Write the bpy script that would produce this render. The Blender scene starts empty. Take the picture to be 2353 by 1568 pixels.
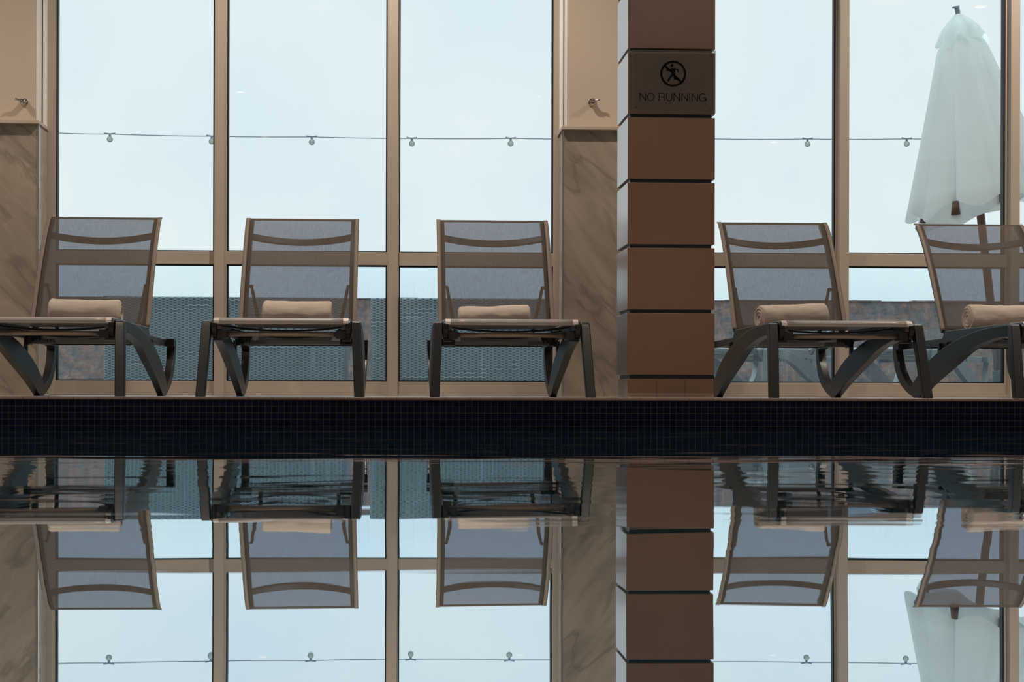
import bpy, bmesh, math, random
from mathutils import Vector, Matrix, noise
C = bpy.context.scene.collection
SC = bpy.context.scene
PI = math.pi
# ------------------------------------------------------------------ camera
F = 3454.0                       # focal length in pixels of the 2353 px wide frame
X0, Y0 = 920.0, 890.0            # where the level, square-on view axis meets the frame
CZ = 0.0338                      # lens height above the pool coping
TY = 0.050                       # tangent of the camera's small turn to the right of square-on
RO = math.radians(0.15)          # slight roll
PC = X0 + F*TY                   # frame x of the optical axis
def PX(px, D):
    a = (px - PC)/F; return D*(a + TY)/(1 - a*TY)
def PZ(py, D, px=920):
    a = (px - PC)/F; return CZ + (Y0 - (py - RO*(px - X0)))/F * D*math.sqrt(1 + TY*TY)/(1 - a*TY)
cam_d = bpy.data.cameras.new('camera'); cam = bpy.data.objects.new('camera', cam_d); C.objects.link(cam)
cam.location = (0, 0, CZ)
cam.rotation_euler = (Matrix.Rotation(-math.atan(TY), 3, 'Z') @ Matrix.Rotation(PI/2, 3, 'X') @ Matrix.Rotation(RO, 3, 'Z')).to_euler()
cam_d.sensor_width = 36.0; cam_d.lens = F / 2353 * 36
cam_d.shift_x = (1176.5 - PC) / 2353; cam_d.shift_y = (Y0 - 784 + RO*256) / 2353
cam_d.clip_start = 0.02; cam_d.clip_end = 300
cam_d.dof.use_dof = True; cam_d.dof.focus_distance = 6.9; cam_d.dof.aperture_fstop = 13.0
SC.camera = cam
# ------------------------------------------------------------------ view + world
SC.view_settings.view_transform = 'Standard'
try: SC.view_settings.look = 'None'
except Exception: pass
SC.view_settings.exposure = 0.0; SC.view_settings.gamma = 1.0; SC.view_settings.use_curve_mapping = False
SC.cycles.max_bounces = 12; SC.cycles.transparent_max_bounces = 24
SC.cycles.glossy_bounces = 6; SC.cycles.diffuse_bounces = 5
SC.cycles.use_denoising = True
W = bpy.data.worlds.new('overcast_sky'); SC.world = W; W.use_nodes = True
wn = W.node_tree.nodes; wl = W.node_tree.links; wn.clear()
wo = wn.new('ShaderNodeOutputWorld'); wb = wn.new('ShaderNodeBackground')
wt = wn.new('ShaderNodeTexCoord'); wno = wn.new('ShaderNodeTexNoise'); wr = wn.new('ShaderNodeValToRGB')
wno.inputs['Scale'].default_value = 7.0; wno.inputs['Detail'].default_value = 3.0; wno.inputs['Roughness'].default_value = 0.5
wl.new(wt.outputs['Generated'], wno.inputs['Vector']); wl.new(wno.outputs['Fac'], wr.inputs['Fac'])
wr.color_ramp.elements[0].position = 0.35; wr.color_ramp.elements[0].color = (0.735, 0.865, 0.93, 1)
wr.color_ramp.elements[1].position = 0.65; wr.color_ramp.elements[1].color = (0.825, 0.925, 0.93, 1)
wl.new(wr.outputs['Color'], wb.inputs['Color']); wb.inputs['Strength'].default_value = 1.03
# overcast sky: even near the horizon, up to three times brighter at the zenith
wsx = wn.new('ShaderNodeSeparateXYZ'); wl.new(wt.outputs['Generated'], wsx.inputs[0])
wmr = wn.new('ShaderNodeMapRange'); wmr.inputs['From Min'].default_value = 0.30; wmr.inputs['From Max'].default_value = 0.95
wmr.inputs['To Min'].default_value = 1.03; wmr.inputs['To Max'].default_value = 3.1; wmr.interpolation_type = 'SMOOTHSTEP'
wl.new(wsx.outputs[2], wmr.inputs['Value']); wl.new(wmr.outputs[0], wb.inputs['Strength'])
wl.new(wb.outputs['Background'], wo.inputs['Surface'])
LAMP_W = 120.0                    # each ceiling downlight, watts
# ------------------------------------------------------------------ materials
def new_mat(name):
    m = bpy.data.materials.new(name); m.use_nodes = True
    n = m.node_tree.nodes; l = m.node_tree.links; n.clear()
    o = n.new('ShaderNodeOutputMaterial'); return m, n, l, o
def col(c): return (c[0], c[1], c[2], 1.0)
def pbr(name, c, rough=0.5, metal=0.0, c2=None, nscale=8.0, nstretch=(1,1,1), bump=0.0, bscale=60.0, spec=0.5, detail=4.0, lo=0.35, hi=0.65):
    m, n, l, o = new_mat(name)
    p = n.new('ShaderNodeBsdfPrincipled'); l.new(p.outputs[0], o.inputs['Surface'])
    p.inputs['Base Color'].default_value = col(c); p.inputs['Roughness'].default_value = rough
    p.inputs['Metallic'].default_value = metal; p.inputs['Specular IOR Level'].default_value = spec
    tc = n.new('ShaderNodeTexCoord')
    mp = n.new('ShaderNodeMapping'); mp.inputs['Scale'].default_value = nstretch
    l.new(tc.outputs['Object'], mp.inputs['Vector'])
    if c2 is not None:
        t = n.new('ShaderNodeTexNoise'); t.inputs['Scale'].default_value = nscale; t.inputs['Detail'].default_value = detail
        r = n.new('ShaderNodeValToRGB'); r.color_ramp.elements[0].color = col(c); r.color_ramp.elements[1].color = col(c2)
        r.color_ramp.elements[0].position = lo; r.color_ramp.elements[1].position = hi
        l.new(mp.outputs[0], t.inputs['Vector']); l.new(t.outputs['Fac'], r.inputs['Fac']); l.new(r.outputs[0], p.inputs['Base Color'])
    if bump > 0:
        t2 = n.new('ShaderNodeTexNoise'); t2.inputs['Scale'].default_value = bscale; t2.inputs['Detail'].default_value = 3
        b = n.new('ShaderNodeBump'); b.inputs['Strength'].default_value = bump; b.inputs['Distance'].default_value = 0.01
        l.new(mp.outputs[0], t2.inputs['Vector']); l.new(t2.outputs['Fac'], b.inputs['Height']); l.new(b.outputs[0], p.inputs['Normal'])
    return m
def swizzle(n, l):
    """(x+y, z) plane coordinates so brick patterns run round upright faces"""
    tc = n.new('ShaderNodeTexCoord'); sx = n.new('ShaderNodeSeparateXYZ'); l.new(tc.outputs['Object'], sx.inputs[0])
    ad = n.new('ShaderNodeMath'); ad.operation = 'ADD'; l.new(sx.outputs[0], ad.inputs[0]); l.new(sx.outputs[1], ad.inputs[1])
    cb = n.new('ShaderNodeCombineXYZ'); l.new(ad.outputs[0], cb.inputs[0]); l.new(sx.outputs[2], cb.inputs[1])
    return cb, tc
M = {}
M['frame'] = pbr('cream_window_paint', (0.48,0.425,0.375), 0.42, c2=(0.46,0.405,0.355), nscale=3)
M['gasket'] = pbr('black_rubber_gasket', (0.006,0.009,0.016), 0.5)
M['plaster'] = pbr('painted_plaster', (0.56,0.475,0.40), 0.8, c2=(0.54,0.46,0.385), nscale=3, bump=0.08, bscale=120)
M['lit_return_rim'] = pbr('lit_return_and_rim_white', (0.90,0.90,0.90), 0.3)  # white carries the window light on the pier returns; also the lamp rims
M['trimglass'] = pbr('satin_metal_corner', (0.66,0.70,0.71), 0.22, metal=0.85)
M['ledge'] = pbr('ledge_paint', (0.50,0.43,0.36), 0.45)
M['ceiling'] = pbr('ceiling_paint', (0.60,0.57,0.53), 0.9)
M['roomwall'] = pbr('room_wall_paint', (0.20,0.165,0.14), 0.85)
M['terracotta'] = pbr('terracotta_tile', (0.170,0.090,0.058), 0.34, c2=(0.152,0.080,0.052), nscale=2.5, spec=0.5)
_p = [q for q in M['terracotta'].node_tree.nodes if q.type == 'BSDF_PRINCIPLED'][0]      # clear glaze
_p.inputs['Coat Weight'].default_value = 1.0; _p.inputs['Coat Roughness'].default_value = 0.27; _p.inputs['Coat IOR'].default_value = 1.5
M['groove'] = pbr('dark_metal_groove', (0.035,0.045,0.052), 0.3, metal=0.6)
M['coping'] = pbr('terracotta_coping', (0.095,0.046,0.030), 0.5, c2=(0.075,0.036,0.025), nscale=6)
M['deck'] = pbr('pale_deck_tile', (0.40,0.37,0.34), 0.28, c2=(0.34,0.31,0.28), nscale=4)
M['plastic'] = pbr('bronze_plastic', (0.0065,0.006,0.0057), 0.34, spec=0.45, c2=(0.008,0.0072,0.0068), nscale=5)
_p = [q for q in M['plastic'].node_tree.nodes if q.type == 'BSDF_PRINCIPLED'][0]
_p.inputs['Coat Weight'].default_value = 0.0
M['black'] = pbr('black_plastic', (0.007,0.007,0.008), 0.45)
M['tube'] = pbr('champagne_tube', (0.30,0.235,0.185), 0.34, metal=0.6)
M['beam'] = pbr('taupe_beam', (0.27,0.255,0.24), 0.4, metal=0.2)
M['cap'] = pbr('pale_end_cap', (0.55,0.52,0.50), 0.4)
M['capb'] = pbr('taupe_end_block', (0.06,0.043,0.034), 0.4)
M['rack'] = pbr('grey_ribbed_rack', (0.11,0.11,0.105), 0.35)
M['hem'] = pbr('deck_lit_sling_fold', (0.29,0.265,0.255), 0.42, c2=(0.265,0.24,0.23), nscale=4, spec=0.6)  # folded front edge, its colour lightened for the glow off the deck
M['plastic_skylit'] = pbr('skylit_grey_plastic', (0.20,0.225,0.24), 0.4, c2=(0.17,0.19,0.20), nscale=5)  # lounger plastic made paler to carry the sky light on outdoor frames
M['sleeve'] = pbr('lit_sling_sleeve', (0.165,0.135,0.112), 0.6, c2=(0.15,0.123,0.102), nscale=6)  # opaque tan holds the light caught where the cloth wraps the rails
M['chrome'] = pbr('chrome', (0.55,0.55,0.53), 0.12, metal=1.0)
M['towel'] = pbr('cream_terry', (0.54,0.475,0.43), 0.95, c2=(0.50,0.44,0.395), nscale=14, bump=0.45, bscale=900, spec=0.1)
M['wood'] = pbr('brown_wood', (0.13,0.062,0.050), 0.4, c2=(0.17,0.085,0.065), nscale=20, nstretch=(1,1,0.1))
M['canvas'] = pbr('white_canvas', (0.86,0.89,0.875), 0.9, c2=(0.80,0.83,0.815), nscale=6, bump=0.1, bscale=30)
_n = M['canvas'].node_tree.nodes; _l = M['canvas'].node_tree.links
_p = [q for q in _n if q.type == 'BSDF_PRINCIPLED'][0]; _o = [q for q in _n if q.type == 'OUTPUT_MATERIAL'][0]
_t = _n.new('ShaderNodeBsdfTranslucent'); _t.inputs[0].default_value = (0.88,0.93,0.92,1)
_m = _n.new('ShaderNodeMixShader'); _m.inputs[0].default_value = 0.68
_l.new(_p.outputs[0], _m.inputs[1]); _l.new(_t.outputs[0], _m.inputs[2]); _l.new(_m.outputs[0], _o.inputs['Surface'])
M['finial'] = pbr('grey_strap', (0.16,0.21,0.26), 0.6)
M['wire'] = pbr('grey_cable', (0.13,0.17,0.20), 0.6)
M['cushion'] = pbr('grey_cushion', (0.16,0.18,0.19), 0.9)
M['terrace'] = pbr('terrace_slab', (0.20,0.19,0.18), 0.6, c2=(0.14,0.14,0.14), nscale=3)
M['navyfloor'] = pbr('pool_floor', (0.012,0.045,0.075), 0.4)
M['sign_ink'] = pbr('black_vinyl', (0.006,0.005,0.005), 0.9, spec=0.05)
# sling mesh fabric
def sling_mat():
    m, n, l, o = new_mat('taupe_sling_mesh')
    tr = n.new('ShaderNodeBsdfTransparent'); tr.inputs[0].default_value = (0.84,0.91,1,1)
    df = n.new('ShaderNodeBsdfDiffuse'); tl = n.new('ShaderNodeBsdfTranslucent')
    df.inputs[0].default_value = (0.185,0.15,0.125,1); tl.inputs[0].default_value = (0.10,0.085,0.075,1)
    ad = n.new('ShaderNodeMixShader'); ad.inputs[0].default_value = 0.25
    l.new(df.outputs[0], ad.inputs[1]); l.new(tl.outputs[0], ad.inputs[2])
    tc = n.new('ShaderNodeTexCoord'); mp = n.new('ShaderNodeMapping'); mp.inputs['Scale'].default_value = (480,40,60)
    ns = n.new('ShaderNodeTexNoise'); ns.inputs['Scale'].default_value = 1.0; ns.inputs['Detail'].default_value = 3
    l.new(tc.outputs['Object'], mp.inputs[0]); l.new(mp.outputs[0], ns.inputs['Vector'])
    mr = n.new('ShaderNodeMapRange'); mr.inputs['From Min'].default_value = 0.3; mr.inputs['From Max'].default_value = 0.7
    mr.inputs['To Min'].default_value = 0.45; mr.inputs['To Max'].default_value = 0.54
    l.new(ns.outputs['Fac'], mr.inputs['Value'])
    mx = n.new('ShaderNodeMixShader'); l.new(mr.outputs[0], mx.inputs[0]); l.new(ad.outputs[0], mx.inputs[1]); l.new(tr.outputs[0], mx.inputs[2])
    l.new(mx.outputs[0], o.inputs['Surface']); return m
M['sling'] = sling_mat()
def glass_mat(name, tint=(0.985,0.995,1), dirt=0.0, rough=0.0, ior=1.45, body=0.0, bodycol=(0.1,0.1,0.1)):
    m, n, l, o = new_mat(name)
    tr = n.new('ShaderNodeBsdfTransparent'); tr.inputs[0].default_value = col(tint)
    gl = n.new('ShaderNodeBsdfGlossy'); gl.inputs['Roughness'].default_value = rough
    fr = n.new('ShaderNodeFresnel'); fr.inputs['IOR'].default_value = ior
    mx = n.new('ShaderNodeMixShader'); l.new(fr.outputs[0], mx.inputs[0]); l.new(tr.outputs[0], mx.inputs[1]); l.new(gl.outputs[0], mx.inputs[2])
    last = mx
    if body > 0:
        d = n.new('ShaderNodeBsdfDiffuse'); d.inputs[0].default_value = col(bodycol)
        m2 = n.new('ShaderNodeMixShader'); m2.inputs[0].default_value = body; l.new(last.outputs[0], m2.inputs[1]); l.new(d.outputs[0], m2.inputs[2]); last = m2
    if dirt > 0:      # rain drops and dried streaks low on the panes
        tc = n.new('ShaderNodeTexCoord')
        v = n.new('ShaderNodeTexVoronoi'); v.inputs['Scale'].default_value = 130; l.new(tc.outputs['Object'], v.inputs['Vector'])
        lt = n.new('ShaderNodeMath'); lt.operation = 'LESS_THAN'; lt.inputs[1].default_value = 0.20; l.new(v.outputs['Distance'], lt.inputs[0])
        ns = n.new('ShaderNodeTexNoise'); ns.inputs['Scale'].default_value = 7; ns.inputs['Detail'].default_value = 4; l.new(tc.outputs['Object'], ns.inputs['Vector'])
        mp = n.new('ShaderNodeMapping'); mp.inputs['Scale'].default_value = (60,60,2.5); l.new(tc.outputs['Object'], mp.inputs[0])
        st = n.new('ShaderNodeTexNoise'); st.inputs['Scale'].default_value = 1; st.inputs['Detail'].default_value = 2; l.new(mp.outputs[0], st.inputs['Vector'])
        r1 = n.new('ShaderNodeMapRange'); r1.inputs['From Min'].default_value = 0.52; r1.inputs['From Max'].default_value = 0.72; r1.inputs['To Max'].default_value = 0.55; l.new(ns.outputs['Fac'], r1.inputs['Value'])
        mu = n.new('ShaderNodeMath'); mu.operation = 'MULTIPLY'; l.new(lt.outputs[0], mu.inputs[0]); l.new(r1.outputs[0], mu.inputs[1])
        r2 = n.new('ShaderNodeMapRange'); r2.inputs['From Min'].default_value = 0.58; r2.inputs['From Max'].default_value = 0.80; r2.inputs['To Max'].default_value = 0.12; l.new(st.outputs['Fac'], r2.inputs['Value'])
        a1 = n.new('ShaderNodeMath'); a1.operation = 'ADD'; a1.use_clamp = True; l.new(mu.outputs[0], a1.inputs[0]); l.new(r2.outputs[0], a1.inputs[1])
        a2 = n.new('ShaderNodeMath'); a2.operation = 'ADD'; a2.use_clamp = True; a2.inputs[1].default_value = dirt; l.new(a1.outputs[0], a2.inputs[0])
        sx = n.new('ShaderNodeSeparateXYZ'); l.new(tc.outputs['Object'], sx.inputs[0])
        hr = n.new('ShaderNodeMapRange'); hr.inputs['From Min'].default_value = 0.66; hr.inputs['From Max'].default_value = 0.40; l.new(sx.outputs[2], hr.inputs['Value'])
        a3 = n.new('ShaderNodeMath'); a3.operation = 'MULTIPLY'; l.new(a2.outputs[0], a3.inputs[0]); l.new(hr.outputs[0], a3.inputs[1])
        t = n.new('ShaderNodeBsdfTranslucent'); t.inputs[0].default_value = (0.62,0.74,0.80,1)
        m3 = n.new('ShaderNodeMixShader'); l.new(a3.outputs[0], m3.inputs[0]); l.new(last.outputs[0], m3.inputs[1]); l.new(t.outputs[0], m3.inputs[2]); last = m3
    l.new(last.outputs[0], o.inputs['Surface']); return m
M['glass'] = glass_mat('window_glass')
M['glass_low'] = glass_mat('rain_spotted_glass', tint=(0.93,0.98,1), dirt=0.07)
M['acrylic'] = glass_mat('acrylic_sign', tint=(0.90,0.90,0.90), rough=0.03, body=0.25, bodycol=(0.20,0.175,0.16))
M['bulb'] = glass_mat('frosted_bulb_glass', tint=(0.72,0.76,0.74), rough=0.1, body=0.35, bodycol=(0.42,0.46,0.43))
def mosaic():
    m, n, l, o = new_mat('navy_mosaic')
    p = n.new('ShaderNodeBsdfPrincipled'); l.new(p.outputs[0], o.inputs['Surface'])
    cb, tc = swizzle(n, l)
    ad = n.new('ShaderNodeVectorMath'); ad.operation = 'ADD'; ad.inputs[1].default_value = (0.0095, 0.0094, 0); l.new(cb.outputs[0], ad.inputs[0])
    b = n.new('ShaderNodeTexBrick'); b.offset = 0.0; b.squash = 1.0
    for k, v in (('Scale',1.0),('Brick Width',0.0213),('Row Height',0.0213),('Mortar Size',0.00075),('Mortar Smooth',0.0),('Bias',0.0)): b.inputs[k].default_value = v
    b.inputs['Color1'].default_value = (0.0012,0.0022,0.008,1); b.inputs['Color2'].default_value = (0.0025,0.0045,0.017,1); b.inputs['Mortar'].default_value = (0.042,0.030,0.022,1)
    l.new(ad.outputs[0], b.inputs['Vector']); l.new(b.outputs['Color'], p.inputs['Base Color'])
    mr = n.new('ShaderNodeMapRange'); mr.inputs['To Min'].default_value = 0.32; mr.inputs['To Max'].default_value = 0.8; l.new(b.outputs['Fac'], mr.inputs['Value']); l.new(mr.outputs[0], p.inputs['Roughness'])
    p.inputs['Specular IOR Level'].default_value = 0.06
    return m
M['mosaic'] = mosaic()
def wicker():
    """flat strands woven over three posts and under one: long pale dashes stepping row by row"""
    m, n, l, o = new_mat('grey_wicker_weave')
    p = n.new('ShaderNodeBsdfPrincipled'); p.inputs['Roughness'].default_value = 0.5
    cb, tc = swizzle(n, l)
    sp = n.new('ShaderNodeSeparateXYZ'); l.new(cb.outputs[0], sp.inputs[0])
    def mth(op, a, b=None, c=None):
        q = n.new('ShaderNodeMath'); q.operation = op
        for i, v in enumerate((a, b, c)):
            if v is None: continue
            if isinstance(v, (int, float)): q.inputs[i].default_value = v
            else: l.new(v, q.inputs[i])
        return q.outputs[0]
    row = mth('DIVIDE', sp.outputs[1], 0.0088); fl_ = mth('FLOOR', row); fz = mth('FRACT', row)
    par_ = mth('MULTIPLY', mth('FLOORED_MODULO', fl_, 2.0), 0.5)
    fx = mth('FRACT', mth('ADD', mth('DIVIDE', sp.outputs[0], 0.050), par_))
    dx = mth('ABSOLUTE', mth('SUBTRACT', fx, 0.5)); on = n.new('ShaderNodeMapRange'); on.inputs['From Min'].default_value = 0.36; on.inputs['From Max'].default_value = 0.26; l.new(dx, on.inputs['Value'])
    dz = mth('ABSOLUTE', mth('SUBTRACT', fz, 0.5)); oz_ = n.new('ShaderNodeMapRange'); oz_.inputs['From Min'].default_value = 0.46; oz_.inputs['From Max'].default_value = 0.15; l.new(dz, oz_.inputs['Value'])
    h = mth('MULTIPLY', on.outputs[0], oz_.outputs[0])
    gx = mth('ABSOLUTE', mth('SUBTRACT', mth('FRACT', mth('DIVIDE', sp.outputs[0], 0.00833)), 0.5)); gap = mth('MULTIPLY', mth('LESS_THAN', gx, 0.2), mth('LESS_THAN', h, 0.25))
    ns = n.new('ShaderNodeTexNoise'); ns.inputs['Scale'].default_value = 3; l.new(tc.outputs['Object'], ns.inputs['Vector'])
    r = n.new('ShaderNodeValToRGB'); r.color_ramp.elements[0].color = (0.050,0.096,0.120,1); r.color_ramp.elements[1].color = (0.38,0.47,0.52,1); l.new(h, r.inputs[0])
    l.new(r.outputs[0], p.inputs['Base Color'])
    bp = n.new('ShaderNodeBump'); bp.inputs['Distance'].default_value = 0.003; bp.inputs['Strength'].default_value = 0.6; l.new(h, bp.inputs['Height']); l.new(bp.outputs[0], p.inputs['Normal'])
    tr = n.new('ShaderNodeBsdfTransparent'); mx = n.new('ShaderNodeMixShader')
    l.new(mth('MULTIPLY', gap, 0.40), mx.inputs[0]); l.new(p.outputs[0], mx.inputs[1]); l.new(tr.outputs[0], mx.inputs[2]); l.new(mx.outputs[0], o.inputs['Surface'])
    return m
M['wicker'] = wicker()
def oldbrick():
    m, n, l, o = new_mat('weathered_brick_and_stone')
    p = n.new('ShaderNodeBsdfPrincipled'); p.inputs['Roughness'].default_value = 0.9; l.new(p.outputs[0], o.inputs['Surface'])
    cb, tc = swizzle(n, l)
    ns0 = n.new('ShaderNodeTexNoise'); ns0.inputs['Scale'].default_value = 5; l.new(tc.outputs['Object'], ns0.inputs['Vector'])
    wv = n.new('ShaderNodeVectorMath'); wv.operation = 'SCALE'; wv.inputs['Scale'].default_value = 0.12; l.new(ns0.outputs['Color'], wv.inputs[0])
    ad = n.new('ShaderNodeVectorMath'); ad.operation = 'ADD'; l.new(cb.outputs[0], ad.inputs[0]); l.new(wv.outputs[0], ad.inputs[1])
    b = n.new('ShaderNodeTexBrick'); b.offset = 0.5
    for k, v in (('Scale',1.0),('Brick Width',0.22),('Row Height',0.075),('Mortar Size',0.008),('Mortar Smooth',0.3),('Bias',0.0)): b.inputs[k].default_value = v
    b.inputs['Color1'].default_value = (0.155,0.075,0.055,1); b.inputs['Color2'].default_value = (0.085,0.080,0.082,1); b.inputs['Mortar'].default_value = (0.13,0.13,0.125,1)
    l.new(ad.outputs[0], b.inputs['Vector'])
    ns = n.new('ShaderNodeTexNoise'); ns.inputs['Scale'].default_value = 13; ns.inputs['Detail'].default_value = 8; ns.inputs['Roughness'].default_value = 0.7; l.new(tc.outputs['Object'], ns.inputs['Vector'])
    r = n.new('ShaderNodeValToRGB'); r.color_ramp.elements[0].position = 0.36; r.color_ramp.elements[0].color = (0.80,0.84,0.90,1); r.color_ramp.elements[1].position = 0.66; r.color_ramp.elements[1].color = (2.6,2.35,2.2,1)
    l.new(ns.outputs['Fac'], r.inputs[0])
    nb_ = n.new('ShaderNodeTexNoise'); nb_.inputs['Scale'].default_value = 6.5; nb_.inputs['Detail'].default_value = 5; nb_.inputs['Roughness'].default_value = 0.65; l.new(tc.outputs['Object'], nb_.inputs['Vector'])
    rb_ = n.new('ShaderNodeValToRGB'); ee = rb_.color_ramp.elements; ee[0].position = 0.30; ee[0].color = (0.060,0.075,0.092,1); ee[1].position = 0.72; ee[1].color = (0.20,0.16,0.13,1)
    for ps_, c_ in ((0.42,(0.10,0.10,0.105,1)),(0.50,(0.13,0.080,0.070,1)),(0.58,(0.17,0.085,0.055,1)),(0.65,(0.12,0.115,0.11,1))): q_ = ee.new(ps_); q_.color = c_
    l.new(nb_.outputs['Fac'], rb_.inputs[0])
    m0 = n.new('ShaderNodeMix'); m0.data_type = 'RGBA'; m0.inputs['Factor'].default_value = 0.72; l.new(b.outputs['Color'], m0.inputs['A']); l.new(rb_.outputs[0], m0.inputs['B'])
    mx = n.new('ShaderNodeMix'); mx.data_type = 'RGBA'; mx.blend_type = 'MULTIPLY'; mx.inputs['Factor'].default_value = 1.0
    l.new(m0.outputs['Result'], mx.inputs['A']); l.new(r.outputs[0], mx.inputs['B']); l.new(mx.outputs['Result'], p.inputs['Base Color'])
    bp = n.new('ShaderNodeBump'); bp.inputs['Distance'].default_value = 0.02; bp.inputs['Strength'].default_value = 0.6; l.new(ns.outputs['Fac'], bp.inputs['Height']); l.new(bp.outputs[0], p.inputs['Normal'])
    return m
M['brick'] = oldbrick()
def marble(name, base, vein, dark, rough=0.18):
    m, n, l, o = new_mat(name)
    p = n.new('ShaderNodeBsdfPrincipled'); p.inputs['Roughness'].default_value = rough; l.new(p.outputs[0], o.inputs['Surface']); p.inputs['Specular IOR Level'].default_value = 0.35
    tc = n.new('ShaderNodeTexCoord'); mp = n.new('ShaderNodeMapping'); mp.inputs['Scale'].default_value = (1.3,5,5.0)
    m0 = n.new('ShaderNodeMapping'); m0.inputs['Rotation'].default_value = (0, math.radians(-50), 0)
    l.new(tc.outputs['Object'], m0.inputs[0]); l.new(m0.outputs[0], mp.inputs[0])
    n1 = n.new('ShaderNodeTexNoise'); n1.inputs['Scale'].default_value = 1.5; n1.inputs['Detail'].default_value = 8; n1.inputs['Roughness'].default_value = 0.6; n1.inputs['Distortion'].default_value = 0.4
    l.new(mp.outputs[0], n1.inputs['Vector'])
    r1 = n.new('ShaderNodeValToRGB'); e = r1.color_ramp.elements; e[0].position = 0.36; e[0].color = col(vein); e[1].position = 0.64; e[1].color = col(base)
    l.new(n1.outputs['Fac'], r1.inputs[0])
    ab = n.new('ShaderNodeMath'); ab.operation = 'SUBTRACT'; ab.inputs[1].default_value = 0.5
    n2 = n.new('ShaderNodeTexNoise'); n2.inputs['Scale'].default_value = 1.1; n2.inputs['Detail'].default_value = 6; n2.inputs['Distortion'].default_value = 0.35; l.new(mp.outputs[0], n2.inputs['Vector'])
    l.new(n2.outputs['Fac'], ab.inputs[0]); a2 = n.new('ShaderNodeMath'); a2.operation = 'ABSOLUTE'; l.new(ab.outputs[0], a2.inputs[0])
    mr = n.new('ShaderNodeMapRange'); mr.inputs['From Min'].default_value = 0.0; mr.inputs['From Max'].default_value = 0.03; mr.inputs['To Min'].default_value = 0.5; mr.inputs['To Max'].default_value = 0.0; l.new(a2.outputs[0], mr.inputs['Value'])
    mx = n.new('ShaderNodeMix'); mx.data_type = 'RGBA'; l.new(mr.outputs[0], mx.inputs['Factor']); l.new(r1.outputs[0], mx.inputs['A']); mx.inputs['B'].default_value = col(dark)
    l.new(mx.outputs['Result'], p.inputs['Base Color']); return m
M['marble'] = marble('brown_veined_marble', (0.40,0.345,0.295), (0.27,0.235,0.20), (0.15,0.13,0.11))
M['marble_side'] = marble('pale_veined_marble', (0.52,0.47,0.42), (0.42,0.38,0.34), (0.30,0.26,0.23))
def water():
    m, n, l, o = new_mat('still_pool_water')
    tr = n.new('ShaderNodeBsdfTransparent'); tr.inputs[0].default_value = (0.35,0.70,0.80,1)
    gl = n.new('ShaderNodeBsdfGlossy'); gl.inputs['Roughness'].default_value = 0.004; gl.inputs['Color'].default_value = (0.90,0.955,1.0,1)
    fr = n.new('ShaderNodeFresnel'); fr.inputs['IOR'].default_value = 1.333
    pw = n.new('ShaderNodeMath'); pw.operation = 'POWER'; pw.inputs[1].default_value = 0.12; l.new(fr.outputs[0], pw.inputs[0])
    tc = n.new('ShaderNodeTexCoord')
    def layer(sc, scale, detail, dist):
        mp = n.new('ShaderNodeMapping'); mp.inputs['Scale'].default_value = sc; l.new(tc.outputs['Object'], mp.inputs[0])
        ns = n.new('ShaderNodeTexNoise'); ns.inputs['Scale'].default_value = scale; ns.inputs['Detail'].default_value = detail; ns.inputs['Roughness'].default_value = 0.4; ns.inputs['Distortion'].default_value = dist
        l.new(mp.outputs[0], ns.inputs['Vector']); return ns
    big = layer((0.8,1.0,1), 1.3, 1.0, 0.3)
    fine = layer((0.9,3.0,1), 2.6, 1.5, 0.5)
    sx = n.new('ShaderNodeSeparateXYZ'); l.new(tc.outputs['Object'], sx.inputs[0])
    fd = n.new('ShaderNodeMapRange'); fd.inputs['From Min'].default_value = 1.0; fd.inputs['From Max'].default_value = 2.2; fd.inputs['To Min'].default_value = 0.12; fd.inputs['To Max'].default_value = 1.0
    l.new(sx.outputs[1], fd.inputs['Value'])
    mu = n.new('ShaderNodeMath'); mu.operation = 'MULTIPLY'; l.new(fine.outputs['Fac'], mu.inputs[0]); l.new(fd.outputs[0], mu.inputs[1])
    mb = n.new('ShaderNodeMath'); mb.operation = 'MULTIPLY'; mb.inputs[1].default_value = 0.9; l.new(big.outputs['Fac'], mb.inputs[0])
    ms = n.new('ShaderNodeMath'); ms.operation = 'MULTIPLY_ADD'; ms.inputs[1].default_value = 0.35; l.new(mu.outputs[0], ms.inputs[0]); l.new(mb.outputs[0], ms.inputs[2])
    bp = n.new('ShaderNodeBump'); bp.inputs['Strength'].default_value = 1.0; bp.inputs['Distance'].default_value = 0.0021; l.new(ms.outputs[0], bp.inputs['Height'])
    l.new(bp.outputs[0], gl.inputs['Normal'])
    df = n.new('ShaderNodeBsdfDiffuse'); df.inputs[0].default_value = (0.05,0.30,0.44,1)      # light scattered back by the blue body of the pool
    bd = n.new('ShaderNodeMixShader'); bd.inputs[0].default_value = 0.28; l.new(tr.outputs[0], bd.inputs[1]); l.new(df.outputs[0], bd.inputs[2])
    mx = n.new('ShaderNodeMixShader'); l.new(pw.outputs[0], mx.inputs[0]); l.new(bd.outputs[0], mx.inputs[1]); l.new(gl.outputs[0], mx.inputs[2])
    l.new(mx.outputs[0], o.inputs['Surface']); return m
M['water'] = water()
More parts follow.
